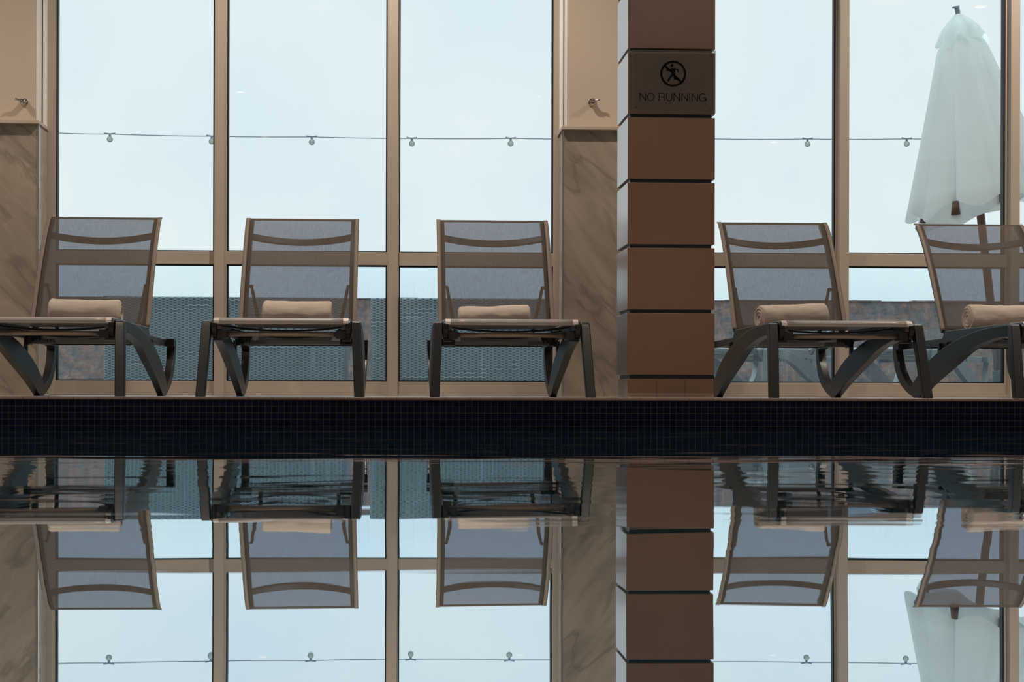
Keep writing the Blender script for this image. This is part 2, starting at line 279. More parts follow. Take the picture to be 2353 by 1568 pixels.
# ------------------------------------------------------------------ mesh helpers
def catmull(pts, k=6, closed=False):
    out = []; n = len(pts)
    for i in range(n if closed else n-1):
        p = [Vector(pts[(i+j) % n]) if closed else Vector(pts[min(max(i+j,0),n-1)]) for j in (-1,0,1,2)]
        for s in range(k):
            t = s/k
            out.append(0.5*((2*p[1])+(-p[0]+p[2])*t+(2*p[0]-5*p[1]+4*p[2]-p[3])*t*t+(-p[0]+3*p[1]-3*p[2]+p[3])*t**3))
    if not closed: out.append(Vector(pts[-1]))
    return out
class MB:
    def __init__(s): s.bm = bmesh.new()
    def box(s, x0, x1, y0, y1, z0, z1):
        v = [s.bm.verts.new(p) for p in ((x0,y0,z0),(x1,y0,z0),(x1,y1,z0),(x0,y1,z0),(x0,y0,z1),(x1,y0,z1),(x1,y1,z1),(x0,y1,z1))]
        for f in ((3,2,1,0),(4,5,6,7),(0,1,5,4),(1,2,6,5),(2,3,7,6),(3,0,4,7)): s.bm.faces.new([v[i] for i in f])
        return s
    def prism_x(s, prof, xf):
        """(y,z) outline pushed along x; xf(z) gives the two x limits"""
        a = [s.bm.verts.new((xf(p[1])[0], p[0], p[1])) for p in prof]; b = [s.bm.verts.new((xf(p[1])[1], p[0], p[1])) for p in prof]
        n = len(prof); s.bm.faces.new(a); s.bm.faces.new(b[::-1])
        for i in range(n): s.bm.faces.new((a[i], b[i], b[(i+1)%n], a[(i+1)%n]))
        return s
    def prism_y(s, prof, y0, y1):
        a = [s.bm.verts.new((p[0], y0, p[1])) for p in prof]; b = [s.bm.verts.new((p[0], y1, p[1])) for p in prof]
        n = len(prof); s.bm.faces.new(a); s.bm.faces.new(b[::-1])
        for i in range(n): s.bm.faces.new((a[i], b[i], b[(i+1)%n], a[(i+1)%n]))
        return s
    def tube(s, pts, r, seg=12, ry=None, up=(0,0,1), radii=None):
        pts = [Vector(p) for p in pts]; rings = []
        for i, p in enumerate(pts):
            d = (pts[min(i+1,len(pts)-1)] - pts[max(i-1,0)]).normalized(); u = Vector(up)
            if abs(d.dot(u)) > 0.95: u = Vector((0,1,0))
            a = d.cross(u).normalized(); b = a.cross(d).normalized(); k = radii[i] if radii else 1.0
            rings.append([s.bm.verts.new(p + a*math.cos(2*PI*j/seg)*r*k + b*math.sin(2*PI*j/seg)*(ry or r)*k) for j in range(seg)])
        for i in range(len(rings)-1):
            for j in range(seg): s.bm.faces.new((rings[i][j], rings[i][(j+1)%seg], rings[i+1][(j+1)%seg], rings[i+1][j]))
        s.bm.faces.new(rings[0][::-1]); s.bm.faces.new(rings[-1]); return s
    def sweep_rect(s, pts, hw, hh, xdir=(1,0,0)):
        """rectangular bar: hw along xdir, hh across"""
        pts = [Vector(p) for p in pts]; rings = []
        for i, p in enumerate(pts):
            d = (pts[min(i+1,len(pts)-1)] - pts[max(i-1,0)]).normalized(); x = Vector(xdir); x = (x - d*x.dot(d)).normalized(); b = d.cross(x).normalized()
            rings.append([s.bm.verts.new(p + x*sx*hw + b*sb*hh) for sx, sb in ((-1,-1),(1,-1),(1,1),(-1,1))])
        for i in range(len(rings)-1):
            for j in range(4): s.bm.faces.new((rings[i][j], rings[i][(j+1)%4], rings[i+1][(j+1)%4], rings[i+1][j]))
        s.bm.faces.new(rings[0][::-1]); s.bm.faces.new(rings[-1]); return s
    def sheet(s, prof, x0, x1, nx=1, t=0.003):
        """thin cloth: (y,z) line swept over x, given thickness t"""
        P = [Vector((0,p[0],p[1])) for p in prof]; N = []
        for i in range(len(P)):
            d = (P[min(i+1,len(P)-1)]-P[max(i-1,0)]).normalized(); N.append(Vector((0,-d.z,d.y)))
        top = [[s.bm.verts.new((x0+(x1-x0)*k/nx, p.y, p.z)) for k in range(nx+1)] for p in P]
        bot = [[s.bm.verts.new((x0+(x1-x0)*k/nx, (p-q*t).y, (p-q*t).z)) for k in range(nx+1)] for p, q in zip(P, N)]
        for i in range(len(P)-1):
            for k in range(nx):
                s.bm.faces.new((top[i][k],top[i][k+1],top[i+1][k+1],top[i+1][k])); s.bm.faces.new((bot[i][k],bot[i+1][k],bot[i+1][k+1],bot[i][k+1]))
            s.bm.faces.new((top[i][0],top[i+1][0],bot[i+1][0],bot[i][0])); s.bm.faces.new((top[i][nx],bot[i][nx],bot[i+1][nx],top[i+1][nx]))
        for k in range(nx):
            s.bm.faces.new((top[0][k],bot[0][k],bot[0][k+1],top[0][k+1])); s.bm.faces.new((top[-1][k],top[-1][k+1],bot[-1][k+1],bot[-1][k]))
        return s
    def sphere(s, c, r, seg=20, ring=12, sz=1.0):
        bmesh.ops.create_uvsphere(s.bm, u_segments=seg, v_segments=ring, radius=r, matrix=Matrix.Translation(c) @ Matrix.Diagonal((1,1,sz,1))); return s
    def cyl(s, c, r, h, seg=20, axis='z', r2=None):
        R = {'z': Matrix(), 'y': Matrix.Rotation(PI/2,4,'X'), 'x': Matrix.Rotation(PI/2,4,'Y')}[axis]
        bmesh.ops.create_cone(s.bm, cap_ends=True, segments=seg, radius1=r, radius2=r if r2 is None else r2, depth=h, matrix=Matrix.Translation(c) @ R); return s
    def build(s, name, mat, parent=None, bevel=0.0, smooth=False, seg=2, org=None):
        bmesh.ops.recalc_face_normals(s.bm, faces=s.bm.faces)
        if org is not None: bmesh.ops.translate(s.bm, verts=s.bm.verts, vec=-Vector(org))
        me = bpy.data.meshes.new(name); s.bm.to_mesh(me); s.bm.free(); me.materials.append(mat)
        o = bpy.data.objects.new(name, me); C.objects.link(o)
        if org is not None: o.location = org
        if parent is not None: o.parent = parent
        if smooth:
            for p in me.polygons: p.use_smooth = True
        if bevel > 0:
            b = o.modifiers.new('bevel', 'BEVEL'); b.width = bevel; b.segments = seg; b.limit_method = 'ANGLE'; b.angle_limit = math.radians(40)
            for p in me.polygons: p.use_smooth = True
            try:
                b.harden_normals = True
            except Exception: pass
        return o
def tag(o, label, cat, group=None, kind=None):
    o['label'] = label; o['category'] = cat
    if group: o['group'] = group
    if kind: o['kind'] = kind
    return o
def struct(o, label=None, cat=None):
    o['kind'] = 'structure'
    if label: o['label'] = label
    if cat: o['category'] = cat
    return o
def empty(name, loc=(0,0,0), rz=0.0):
    o = bpy.data.objects.new(name, None); C.objects.link(o); o.location = loc; o.rotation_euler = (0,0,rz); o.empty_display_size = 0.1; return o
def copy_tree(o, parent=None):
    c = o.copy(); C.objects.link(c)
    if parent: c.parent = parent
    for ch in list(o.children): copy_tree(ch, c)
    return c
# ------------------------------------------------------------------ the room and the pool
EDGE = 4.972; WZ = CZ - 96*EDGE/F            # pool edge distance, water level
XL, XR, YB, CEIL = -8.0, 9.0, -5.0, 3.35
WIN = 8.15
PL, PR, PN = -6.5, 7.5, 0.13                 # pool: left, right, near wall
# far deck, very slightly drained away from the pool
fl = MB()
prof = [(EDGE+0.03,0.0),(5.3,-0.004),(6.2,-0.008),(7.35,-0.013),(8.35,-0.012),(8.35,-0.25),(EDGE+0.03,-0.25)]
fl.prism_x(prof, lambda z:(XL,XR))
fl.box(XL,XR,YB,PN-0.02,-0.25,-0.001)
fl.box(XL,PL,PN-0.02,EDGE+0.03,-0.25,-0.001); fl.box(PR,XR,PN-0.02,EDGE+0.03,-0.25,-0.001)
struct(fl.build('floor', M['deck']), 'pale tiled pool deck behind the coping under the loungers', 'floor')
# coping : rounded nose tiles along the far edge, dark joints between
co = MB(); tw = 0.0811; x = -6.5; k = 0
while x < 7.5:
    j = 0.0012
    pr = catmull([(EDGE+0.032,0.0005),(EDGE+0.004,0.0005),(EDGE-0.0025,-0.0035),(EDGE-0.001,-0.0092),(EDGE+0.03,-0.0095)], 4)
    co.prism_x([(p[0],p[1]) for p in [(q.x,q.y) for q in pr]], (lambda a,b: (lambda z:(a,b)))(x+j/2, x+tw-j/2)); x += tw
struct(co.build('trim_1', M['coping']), 'brown rounded tile coping along the far pool edge', 'coping')
ncop = MB().box(PL,PR,PN-0.03,PN,-0.02,0.0005)
struct(ncop.build('trim_2', M['coping'], bevel=0.004), 'brown tile coping along the near pool edge', 'coping')
DEP = -1.3
bs = MB()
bs.box(PL-0.1,PR+0.1,EDGE,EDGE+0.029,DEP,-0.0095)
bs.box(PL-0.1,PR+0.1,PN-0.029,PN,DEP,-0.02)
bs.box(PL-0.1,PL,PN,EDGE,DEP,-0.002); bs.box(PR,PR+0.1,PN,EDGE,DEP,-0.002)
struct(bs.build('wall_pool', M['mosaic']), 'navy mosaic wall of the pool with brown grout', 'pool wall')
struct(MB().box(PL-0.1,PR+0.1,PN-0.03,EDGE+0.03,DEP-0.1,DEP).build('floor_pool', M['navyfloor']), 'blue floor of the pool under the water', 'pool floor')
wm = bmesh.new(); vs = [wm.verts.new(p) for p in ((PL,PN,WZ),(PR,PN,WZ),(PR,EDGE,WZ),(PL,EDGE,WZ))]; wm.faces.new(vs)
me = bpy.data.meshes.new('pool_water'); wm.to_mesh(me); wm.free(); me.materials.append(M['water'])
wo_ = bpy.data.objects.new('pool_water', me); C.objects.link(wo_); struct(wo_, 'still dark pool water mirroring the loungers and windows', 'water')
# shell
struct(MB().box(XL-0.15,XR+0.15,YB-0.15,8.4,CEIL,CEIL+0.15).build('ceiling', M['ceiling']), 'ceiling of the pool hall', 'ceiling')
struct(MB().box(XL-0.15,XR+0.15,YB-0.15,YB,-0.25,CEIL).build('wall_back', M['roomwall']), 'wall of the pool hall opposite the windows', 'wall')
struct(MB().box(XL-0.15,XL,YB,8.4,-0.25,CEIL).build('wall_west', M['roomwall']), 'end wall of the pool hall beyond the left edge', 'wall')
struct(MB().box(XR,XR+0.15,YB,8.4,-0.25,CEIL).build('wall_east', M['roomwall']), 'end wall of the pool hall beyond the right edge', 'wall')
# piers between the window bays -------------------------------------------------
def pier(name, xa, xb, zl, left_open, right_open, label):
    """xa..xb plaster face; zl ledge top. marble below, plaster above, a ledge between, metal corner on the open sides"""
    ya = 8.0
    w = MB().box(xa, xb, ya, 8.36, zl-0.02, CEIL).build(name, M['plaster']); struct(w, label, 'wall')
    ml = xa-0.028 if left_open else xa; mr = xb+0.026 if right_open else xb
    MB().box(ml, mr, 7.93, 8.12, -0.013, zl-0.017).build('marble_panel', M['marble'], w)
    ll = ml-0.012 if left_open else ml; lr = mr+0.012 if right_open else mr
    MB().box(ll, lr, 7.90, 8.13, zl-0.017, zl).build('ledge', M['ledge'], w, bevel=0.001)
    for op, x, sg in ((left_open, ml, -1), (right_open, mr, 1)):
        if not op: continue
        a, b = sorted((x, x+sg*0.0085))
        MB().box(a, b, 7.926, 7.934, -0.012, zl-0.0175).build('corner_trim', M['trimglass'], w)
        a, b = sorted((x+sg*0.0001, x+sg*0.004))
        MB().box(a, b, 7.936, 8.12, -0.012, zl-0.0175).build('marble_return', M['marble_side'], w)
    for op, x, sg in ((left_open, xa, -1), (right_open, xb, 1)):
        if not op: continue
        a, b = sorted((x+sg*0.0002, x+sg*0.007))
        MB().box(a, b, 8.001, 8.10, zl+0.0005, CEIL-0.001).build('lit_plaster_return', M['lit_return_rim'], w, bevel=0.002)  # bright strip standing in for window light on the plaster return
        a, b = sorted((x+sg*0.012, x+sg*0.030))
        MB().box(a, b, 8.10, 8.15, zl-0.02, CEIL-0.001).build('lit_jamb_return', M['lit_return_rim'], w, bevel=0.004)
    return w
XA = PX(80.4, 8.0); ZA = PZ(275.5, 7.9, 60)
pier('wall_left', -3.3, XA, ZA, False, True, 'plaster pier over brown marble cladding at the left edge')
XB = PX(1302, 8.0); XC = 1.46; ZB = PZ(290.3, 7.9, 1350)
pier('wall_right', XB, XC, ZB, True, True, 'plaster pier over brown marble cladding left of the tiled column')
# windows -----------------------------------------------------------------------
BT = PZ(877.5, WIN, 1000)                    # top of the bottom rail
wcount = [0]
def window(xg0, xg1, label, tr=(579,609,920)):
    """one light: glass from xg0 to xg1; frame rails, gaskets, upper and lower pane"""
    wcount[0] += 1; y = WIN; TT, TB = PZ(tr[0], WIN, tr[2]), PZ(tr[1], WIN, tr[2])
    r = MB()
    r.box(xg0-0.03, xg1+0.03, y, y+0.06, TB, TT)
    r.box(xg0-0.03, xg1+0.03, y, y+0.06, PZ(903.5,WIN), BT)
    r.box(xg0-0.03, xg1+0.03, y-0.03, y+0.06, -0.012, PZ(904,WIN))
    r.box(xg0-0.042, xg0-0.0005, y+0.001, y+0.06, 0.0, CEIL-0.001); r.box(xg1+0.0005, xg1+0.042, y+0.001, y+0.06, 0.0, CEIL-0.001)
    w = r.build('window_%d' % wcount[0], M['frame'], bevel=0.002); struct(w, label, 'window')
    g = MB(); t = 0.0075
    for z0, z1 in ((BT, TB), (TT, CEIL-0.05)):
        g.box(xg0, xg0+t, y+0.012, y+0.05, z0, z1); g.box(xg1-t, xg1, y+0.012, y+0.05, z0, z1)
        g.box(xg0+t, xg1-t, y+0.012, y+0.05, z0, z0+t*0.8); g.box(xg0+t, xg1-t, y+0.012, y+0.05, z1-t*0.8, z1)
    g.build('gasket', M['gasket'], w)
    MB().box(xg0+t, xg1-t, y+0.030, y+0.036, TT+t*0.8, CEIL-0.06).build('pane', M['glass'], w)
    MB().box(xg0+t, xg1-t, y+0.030, y+0.036, BT+t*0.8, TB-t*0.8).build('pane', M['glass_low'], w)
    return w
def post(xc, label, n):
    o = MB().box(xc-0.0255, xc+0.0255, WIN-0.05, WIN+0.0, -0.012, CEIL-0.001).build('trim_%d' % n, M['frame'], bevel=0.0015)
    struct(o, label, 'mullion'); return o
lights = [(126.8,491),(520,888.5),(915.5,1270),(1530,1919),(1946.5,2309),(2338,2705),(2732,3098)]
labels = ['window bay light farthest left, beside the left pier','window light between the left pair of mullions, behind the second lounger',
          'window light next to the marble pier, behind the third lounger','window light just right of the tiled column',
          'window light in front of the folded parasol','sliver of window light at the right edge of the photo','window light outside the frame on the right']
trs = [(577,607,430),(579.5,609.5,860),(580.5,611,960),(582,612,1650),(582.5,612,2000),(583,613,2345),(584,614,2700)]
for (a, b), lb, tr in zip(lights, labels, trs): window(PX(a, WIN), PX(b, WIN), lb, tr)
n = 3
for px, lb in ((502.5,'cream mullion between the first and second window lights'),(902.5,'cream mullion between the second and third window lights'),
               (1939.5,'cream mullion left of the folded parasol'),(2332,'cream mullion cutting across the folded parasol'),(2722,'cream mullion outside the frame')):
    post(PX(px, WIN-0.05), lb, n); n += 1
struct(MB().box(PX(105,WIN), PX(124,WIN), WIN-0.02, WIN+0.06, 0.0, CEIL-0.001).build('trim_%d'%n, M['frame'], bevel=0.002), 'cream window jamb beside the left pier', 'jamb'); n += 1
struct(MB().box(PX(1271.5,WIN), PX(1291,WIN), WIN-0.02, WIN+0.06, 0.0, CEIL-0.001).build('trim_%d'%n, M['frame'], bevel=0.002), 'cream window jamb beside the marble pier', 'jamb'); n += 1
# windows further left, outside the photo, and solid ends
struct(MB().box(XL, -7.2, 8.0, 8.36, -0.013, CEIL).build('wall_far_left', M['plaster']), 'plaster wall outside the frame on the left', 'wall')
for a, b in ((-7.1,-5.3),(-5.2,-3.4)): window(a, b, 'window light outside the frame on the left')
struct(MB().box(PX(3125,WIN), XR, 8.0, 8.36, -0.013, CEIL).build('wall_far_right', M['plaster']), 'plaster wall outside the frame on the right', 'wall')
# wall hooks ----------------------------------------------------------------------
def hook(px, py, sg, label):
    D = 8.0; x, z = PX(px, D), PZ(py, D, px)
    t = empty('towel_hook', (x, 8.0, z)); tag(t, label, 'hook', 'wall towel hooks')
    MB().cyl((0,-0.004,0), 0.021, 0.008, 24, 'y').build('wall_plate', M['chrome'], t, bevel=0.002)
    b = MB().tube([(0,-0.006,0),(0,-0.02,-0.002),(0,-0.034,0.002),(sg*0.002,-0.044,0.012)], 0.008, 12); b.build('stem', M['chrome'], t, smooth=True)
    MB().tube([(0,-0.032,0),(sg*0.012,-0.036,0.003),(sg*0.026,-0.04,0.007),(sg*0.036,-0.044,0.009)], 0.0065, 12, radii=[1,.9,.8,1.1]).build('prong', M['chrome'], t, smooth=True)
    MB().sphere((0,-0.024,-0.004), 0.0165, 20, 12).build('knob', M['chrome'], t, smooth=True)
hook(54, 235, -1, 'small chrome towel hook on the plaster of the left pier')
hook(1359, 236, 1, 'small chrome towel hook on the plaster left of the tiled column')
# tiled column ----------------------------------------------------------------------
CX0, CX1, CY0, CY1 = PX(1441,6.2), PX(1641.5,6.2), 6.2, 6.5
colm = empty('column', ((CX0+CX1)/2, (CY0+CY1)/2, -0.008)); tag(colm, 'square column clad in brown terracotta blocks with dark grooves at the pool edge', 'column')
cx, cy, cz = colm.location
MB().box(CX0-cx+0.012, CX1-cx-0.012, CY0-cy+0.012, CY1-cy-0.012, 0.0, CEIL+0.008).build('core', M['groove'], colm)
z = PZ(861.5, 6.2, 1545)
while z < CEIL - 0.05:
    h = min(0.2565, CEIL - 0.004 - z)
    MB().box(CX0-cx, CX1-cx, CY0-cy, CY1-cy, z-cz, z-cz+h).build('block', M['terracotta'], colm, bevel=0.0018)
    z += 0.2712
for s in range(3):      # base tiles with a coved foot
    w3 = (CX1-CX0-0.004)/3; a = CX0+0.002+s*w3-cx
    pr = [(-0.15,0.0),(-0.158,0.0),(-0.155,0.005),(-0.148,0.012),(-0.146,0.02),(-0.146,0.074),(-0.142,0.079),(-0.13,0.079),(-0.13,0.0)]
    MB().prism_x(pr, (lambda p,q:(lambda z:(p,q)))(a+0.0006, a+w3-0.0006)).build('base_tile', M['terracotta'], colm)
for s in range(2):
    a = CY0-cy+0.014+s*0.14
    for sg in (-1,1):
        xx = sg*(CX1-CX0)/2
        b = MB().box(*sorted((xx-sg*0.006, xx-sg*0.02)), a, a+0.138, 0.0, 0.079); b.build('base_tile', M['terracotta'], colm, bevel=0.001)
# sign -------------------------------------------------------------------------------
SD = 6.178
sx0, sx1, sz0, sz1 = PX(1449.5,SD), PX(1642.3,SD), PZ(259,SD,1545), PZ(114.5,SD,1545)
sg_ = empty('sign', ((sx0+sx1)/2, SD, sz0)); tag(sg_, 'clear NO RUNNING sign with a crossed-out runner on the tiled column', 'sign')
ox, oy, oz = sg_.location
MB().box(sx0-ox, sx1-ox, 0.0, 0.006, 0.0, sz1-oz).build('panel', M['acrylic'], sg_, bevel=0.001)
for xx in (sx0-ox+0.02, sx1-ox-0.02):
    for zz in (0.02, sz1-oz-0.02): MB().cyl((xx, 0.0142, zz), 0.006, 0.0154, 12, 'y').build('standoff', M['groove'], sg_)
def S(u, v): return (PX(1440+u/8.71, SD)-ox, PZ(100+v/8.71, SD, 1545)-oz)
def ribbon(mb, pts, w, y0=-0.0008, y1=-0.0002):
    """flat stroke through sign-plane points, w in sign units"""
    P = [Vector(S(*p)) for p in pts]; hw = w/8.71*SD/F/2; L = []; R = []
    for i, p in enumerate(P):
        d0 = (p-P[i-1]).normalized() if i else None; d1 = (P[i+1]-p).normalized() if i < len(P)-1 else None
        d = d0 if d1 is None else d1 if d0 is None else (d0+d1).normalized(); k = 1.0
        if d0 is not None and d1 is not None: k = 1/max(0.35, d.dot(d1))
        nn = Vector((-d.y, d.x))*hw*k; L.append(p+nn); R.append(p-nn)
    for i in range(len(P)-1):
        q = [L[i], L[i+1], R[i+1], R[i]]
        mb.prism_y([(a.x,a.y) for a in q], y0, y1)
def arc(cx_, cy_, rx, ry, a0, a1, n=24): return [(cx_+rx*math.cos(math.radians(a0+(a1-a0)*i/n)), cy_+ry*math.sin(math.radians(a0+(a1-a0)*i/n))) for i in range(n+1)]
T = MB(); sw = 13; t_, b_ = 993, 1152; mid = (t_+b_)/2
def letN(a, b): ribbon(T, [(a,b_),(a,t_)], sw); ribbon(T, [(a+1,t_+4),(b-1,b_-4)], sw); ribbon(T, [(b,b_),(b,t_)], sw)
letN(253, 365); ribbon(T, arc(468, mid, 66, 76, 0, 360, 40), sw)
ribbon(T, [(633,b_),(633,t_+6)], sw); ribbon(T, [(633,t_+6),(700,t_+6)] + arc(700, t_+41, 40, 35, -90, 90, 14)[1:] + [(633,t_+76)], sw); ribbon(T, [(700,t_+76)]+[(726,t_+84),(737,t_+104),(738,t_+130),(744,b_)], sw)
ribbon(T, [(784,t_),(784,b_-55)] + arc(836, b_-55, 52, 50, 180, 0, 18)[1:] + [(888,t_)], sw)
letN(931, 1044); letN(1090, 1202); ribbon(T, [(1246,b_),(1246,t_)], sw); letN(1293, 1406)
ribbon(T, arc(1509, mid, 66, 76, -38, -332, 34), sw); ribbon(T, [(1512,mid+8),(1574,mid+8),(1574,b_)], sw)
T.build('lettering', M['sign_ink'], sg_)
G = MB(); ribbon(G, arc(914, 603, 240, 240, 0, 360, 72), 42)
ribbon(G, [(738,432),(850,545)], 40); ribbon(G, [(955,650),(1082,778)], 34)
def disc(mb, c, r): mb.prism_y([S(c[0]+r*math.cos(2*PI*i/24), c[1]+r*math.sin(2*PI*i/24)) for i in range(24)], -0.0008, -0.0002)
disc(G, (890,438), 31)
G.prism_y([S(*p) for p in ((868,488),(945,492),(958,540),(950,590),(962,640),(900,640),(885,600),(850,560),(838,520))], -0.0008, -0.0002)
ribbon(G, [(925,500),(996,512),(1022,582)], 24); ribbon(G, [(875,545),(776,535)], 26); ribbon(G, [(905,615),(803,752)], 38)
G.prism_y([S(*p) for p in ((915,620),(965,640),(1020,690),(1062,722),(1040,748),(975,722),(925,716))], -0.0008, -0.0002)
G.build('pictogram', M['sign_ink'], sg_)
# ------------------------------------------------------------------ loungers
def make_lounger(name, recline=0.0, rack_side=-1, ps=None):
    r = empty(name)
    ps = ps or M['plastic']
    lx = lambda z: (0.300 - 0.015*z/0.30, 0.339 - 0.015*z/0.30)
    fu = 0.02
    for s in (-1, 1):
        f = (lambda s:(lambda z:(s*lx(z)[0], s*lx(z)[1])))(s)
        # front leg
        MB().prism_x([(-0.100,0.0),(-0.022,0.285),(-0.014,0.303),(0.0,0.3075),(0.026,0.3075),(0.026,0.270),(-0.058,0.0)], f).build('leg', ps, r, bevel=0.005, seg=3)
        # rear leg: long arch meeting a J-shaped strut at the foot
        top = catmull([(0.020,.3065),(.18,.3045),(.40,.294),(.745,.247),(1.02,.177),(1.19,.108),(1.285,.052)], 5)
        jin = catmull([(1.295,.050),(1.385,.096),(1.462,.165),(1.497,.225),(1.50,.247)], 5)
        jout = catmull([(1.553,.255),(1.550,.205),(1.520,.132),(1.445,.066),(1.34,.024),(1.262,.004)], 5)
        bot = catmull([(1.175,.006),(.97,.076),(.70,.153),(.46,.219),(.20,.253),(0.022,.258)], 5)
        pts = top + jin + [Vector((1.50,.2465)), Vector((1.46,.247)), Vector((1.46,.284)), Vector((1.538,.284)), Vector((1.550,.276))] + jout + [Vector((1.25,-.001)), Vector((1.186,-.001))] + bot
        out = []
        for p in pts:
            if not out or (p-out[-1]).length > 0.0015: out.append(p)
        g = (lambda s:(lambda z:(s*(0.280+0.002*z/0.3), s*(0.311+0.012*z/0.3))))(s)
        lg = MB().prism_x([(p.x, p.y) for p in out], g).build('leg', ps, r, bevel=0.0035)
        MB().box(*sorted((s*0.2795, s*0.3115)), 1.182, 1.254, -0.002, 0.014).build('foot_cap', M['black'], lg)
        # side rail: rounded nose, deep to the hinge, thin behind it
        rail = [(0.0,0.238),(-0.022,0.255),(-0.034,0.280),(-0.030,0.300),(-0.012,0.312),(0.02,0.316),(0.84,0.318),(0.885,0.318),(0.905,0.300),(0.925,0.284),(1.50,0.283),(1.50,0.248),(0.97,0.247),(0.94,0.236),(0.88,0.236),(0.85,0.262),(0.06,0.262),(0.03,0.238)]
        sr = MB().prism_x(rail, (lambda s:(lambda z:(s*0.262, s*0.284)))(s)).build('side_rail', ps, r, bevel=0.004)
        MB().box(*sorted((s*0.283,s*0.299)), 0.92, 0.945, 0.185, 0.262).build('brace', ps, r, bevel=0.002)
        MB().box(*sorted((s*0.222,s*0.263)), -0.012, 0.05, 0.236, 0.271).box(*sorted((s*0.245,s*0.280)), 0.0, 0.07, 0.228, 0.262).build('bracket', M['black'], r, bevel=0.003)
        MB().box(*sorted((s*0.246,s*0.274)), -0.02, 0.03, 0.2715, 0.292).build('end_block', M['capb'], sr, bevel=0.002)
        capp = [(-0.0165,.2905),(-0.031,.297),(-0.029,.307),(-0.014,.3165),(0.02,.3195),(0.12,.320),(0.12,.317),(0.02,.3165),(-0.012,.3135),(-0.026,.305),(-0.027,.298),(-0.0145,.2930)]
        MB().prism_x(capp, (lambda s:(lambda z:(s*0.252, s*0.274)))(s)).build('corner_cap', M['cap'], sr)
        bx = MB().box(*sorted((s*0.205,s*0.262)), 0.845, 0.94, 0.240, 0.281); bx.build('hinge_block', M['black'], sr, bevel=0.003)
    MB().tube([(-0.224,0.012,0.2545),(0.224,0.012,0.2545)], 0.0098, 16).build('front_tube', M['tube'], r, smooth=True)
    for u, sag, rr in ((0.22,0.020,.0045),(0.58,.036,.0045)):
        pts = [(0.262*t, u, 0.300 - sag*(1-t*t)**1.0 - 0.004) for t in [i/12-1 for i in range(25)]]
        MB().sweep_rect(pts, 0.014, rr, (0,1,0)).build('crossbar', ps, r, bevel=0.002)
    MB().prism_x([(0.876,0.242),(0.858,0.258),(0.885,0.280),(0.925,0.280),(0.925,0.242)], lambda z:(-0.2615,0.2615)).build('rear_beam', M['beam'], r, bevel=0.001)
    # lower rear cross tube between the J struts
    MB().box(-0.262,0.262,1.455,1.485,0.252,0.272).build('crossbar', ps, r, bevel=0.004)
    # ribbed recline rack
    s = rack_side; q = MB().box(*sorted((s*0.135,s*0.235)), 0.80, 0.843, 0.238, 0.246)
    for k in range(7): a = s*(0.138+0.0128*k); q.prism_y([(a,0.2455),(a+s*0.0095,0.2455),(a+s*0.003,0.259)], 0.80, 0.843)
    q.build('recline_rack', M['rack'], r)
    # seat sling
    sp = [(-0.0145,.2925),(-0.027,.297),(-0.0295,.302),(-0.022,.3105),(-0.008,.3155),(0.03,.3175),(0.30,.3165),(0.6,.3165),(0.90,.318),(0.935,.318)]
    MB().sheet(sp, -0.2515, 0.2515, 8, 0.0022).build('seat', M['sling'], r, smooth=True)
    hp = [(-0.0120,.2935),(-0.0275,.2965),(-0.0315,.303),(-0.0235,.3120),(-0.0085,.3175),(0.02,.3195),(0.045,.3198)]
    MB().sheet(hp, -0.2515, 0.2515, 8, 0.0018).tube([(-0.2515,-0.0285,.2955),(0.2515,-0.0285,.2955)], 0.0036, 10).build('seat_hem', M['hem'], r, smooth=True)  # thin tube added as the bright deck-lit line under the edge
    # back
    HU, HZ = 0.945, 0.318
    bp = catmull([(.95,.322),(1.000,.412),(1.05,.50),(1.13,.632),(1.215,.751),(1.29,.838),(1.34,.872)], 5)
    ca, sa = math.cos(recline), math.sin(recline)
    def rot(u, z): du, dz = u-HU, z-HZ; return (HU+du*ca+dz*sa, HZ-du*sa+dz*ca)
    P3 = [rot(p.x, p.y) for p in bp]
    for s in (-1, 1):
        N = []
        for i in range(len(P3)):
            a, b = P3[max(i-1,0)], P3[min(i+1,len(P3)-1)]; d = Vector((b[0]-a[0], b[1]-a[1])).normalized(); N.append((P3[i][0]+d.y*0.0165, P3[i][1]-d.x*0.0165))
        MB().sweep_rect([(s*0.256, p[0], p[1]) for p in N], 0.0155, 0.0115).build('back_rail', ps, r, bevel=0.003)
        # adjusting arm with knob
        a = rot(1.095,.535); a = (a[0]+0.02, a[1]-0.012)
        e = (a[0]+0.03, 0.275)
        arm = MB().tube([(s*0.232,a[0],a[1]),(s*0.216,(a[0]*2+e[0])/3,(a[1]*2+e[1])/3),(s*0.182,e[0],e[1])], 0.0085, 8, radii=[.8,1.1,1.2])
        sa_ = arm.build('support_arm', ps, r, smooth=True); MB().sphere((s*0.234,a[0],a[1]), 0.010, 10, 8).cyl((s*0.237,a[0],a[1]), 0.006, 0.024, 10, 'x').build('knob', M['black'], sa_, smooth=True)
    MB().tube([(-0.262,)+tuple(rot(1.348,.866)),(0.262,)+tuple(rot(1.348,.866))], 0.0045, 12).build('top_rail', ps, r, smooth=True)
    MB().tube([(-0.245,)+tuple(rot(.975,.335)),(0.245,)+tuple(rot(.975,.335))], 0.010, 12).build('lower_rail', ps, r, smooth=True)
    hb = rot(1.238,.775); up_ = rot(1.238+.57,.775-.82); dx, dz = up_[0]-hb[0], up_[1]-hb[1]; ln = math.hypot(dx,dz)
    nb = (0.82*ca-0.57*sa, -0.82*sa-0.57*ca)
    pts = [(0.245*t, hb[0]+nb[0]*(0.006+0.040*(1-t*t)), hb[1]+nb[1]*(0.006+0.040*(1-t*t))) for t in [i/12-1 for i in range(25)]]
    tdir = (0, 0.57*ca+0.82*sa, 0.82*ca-0.57*sa)
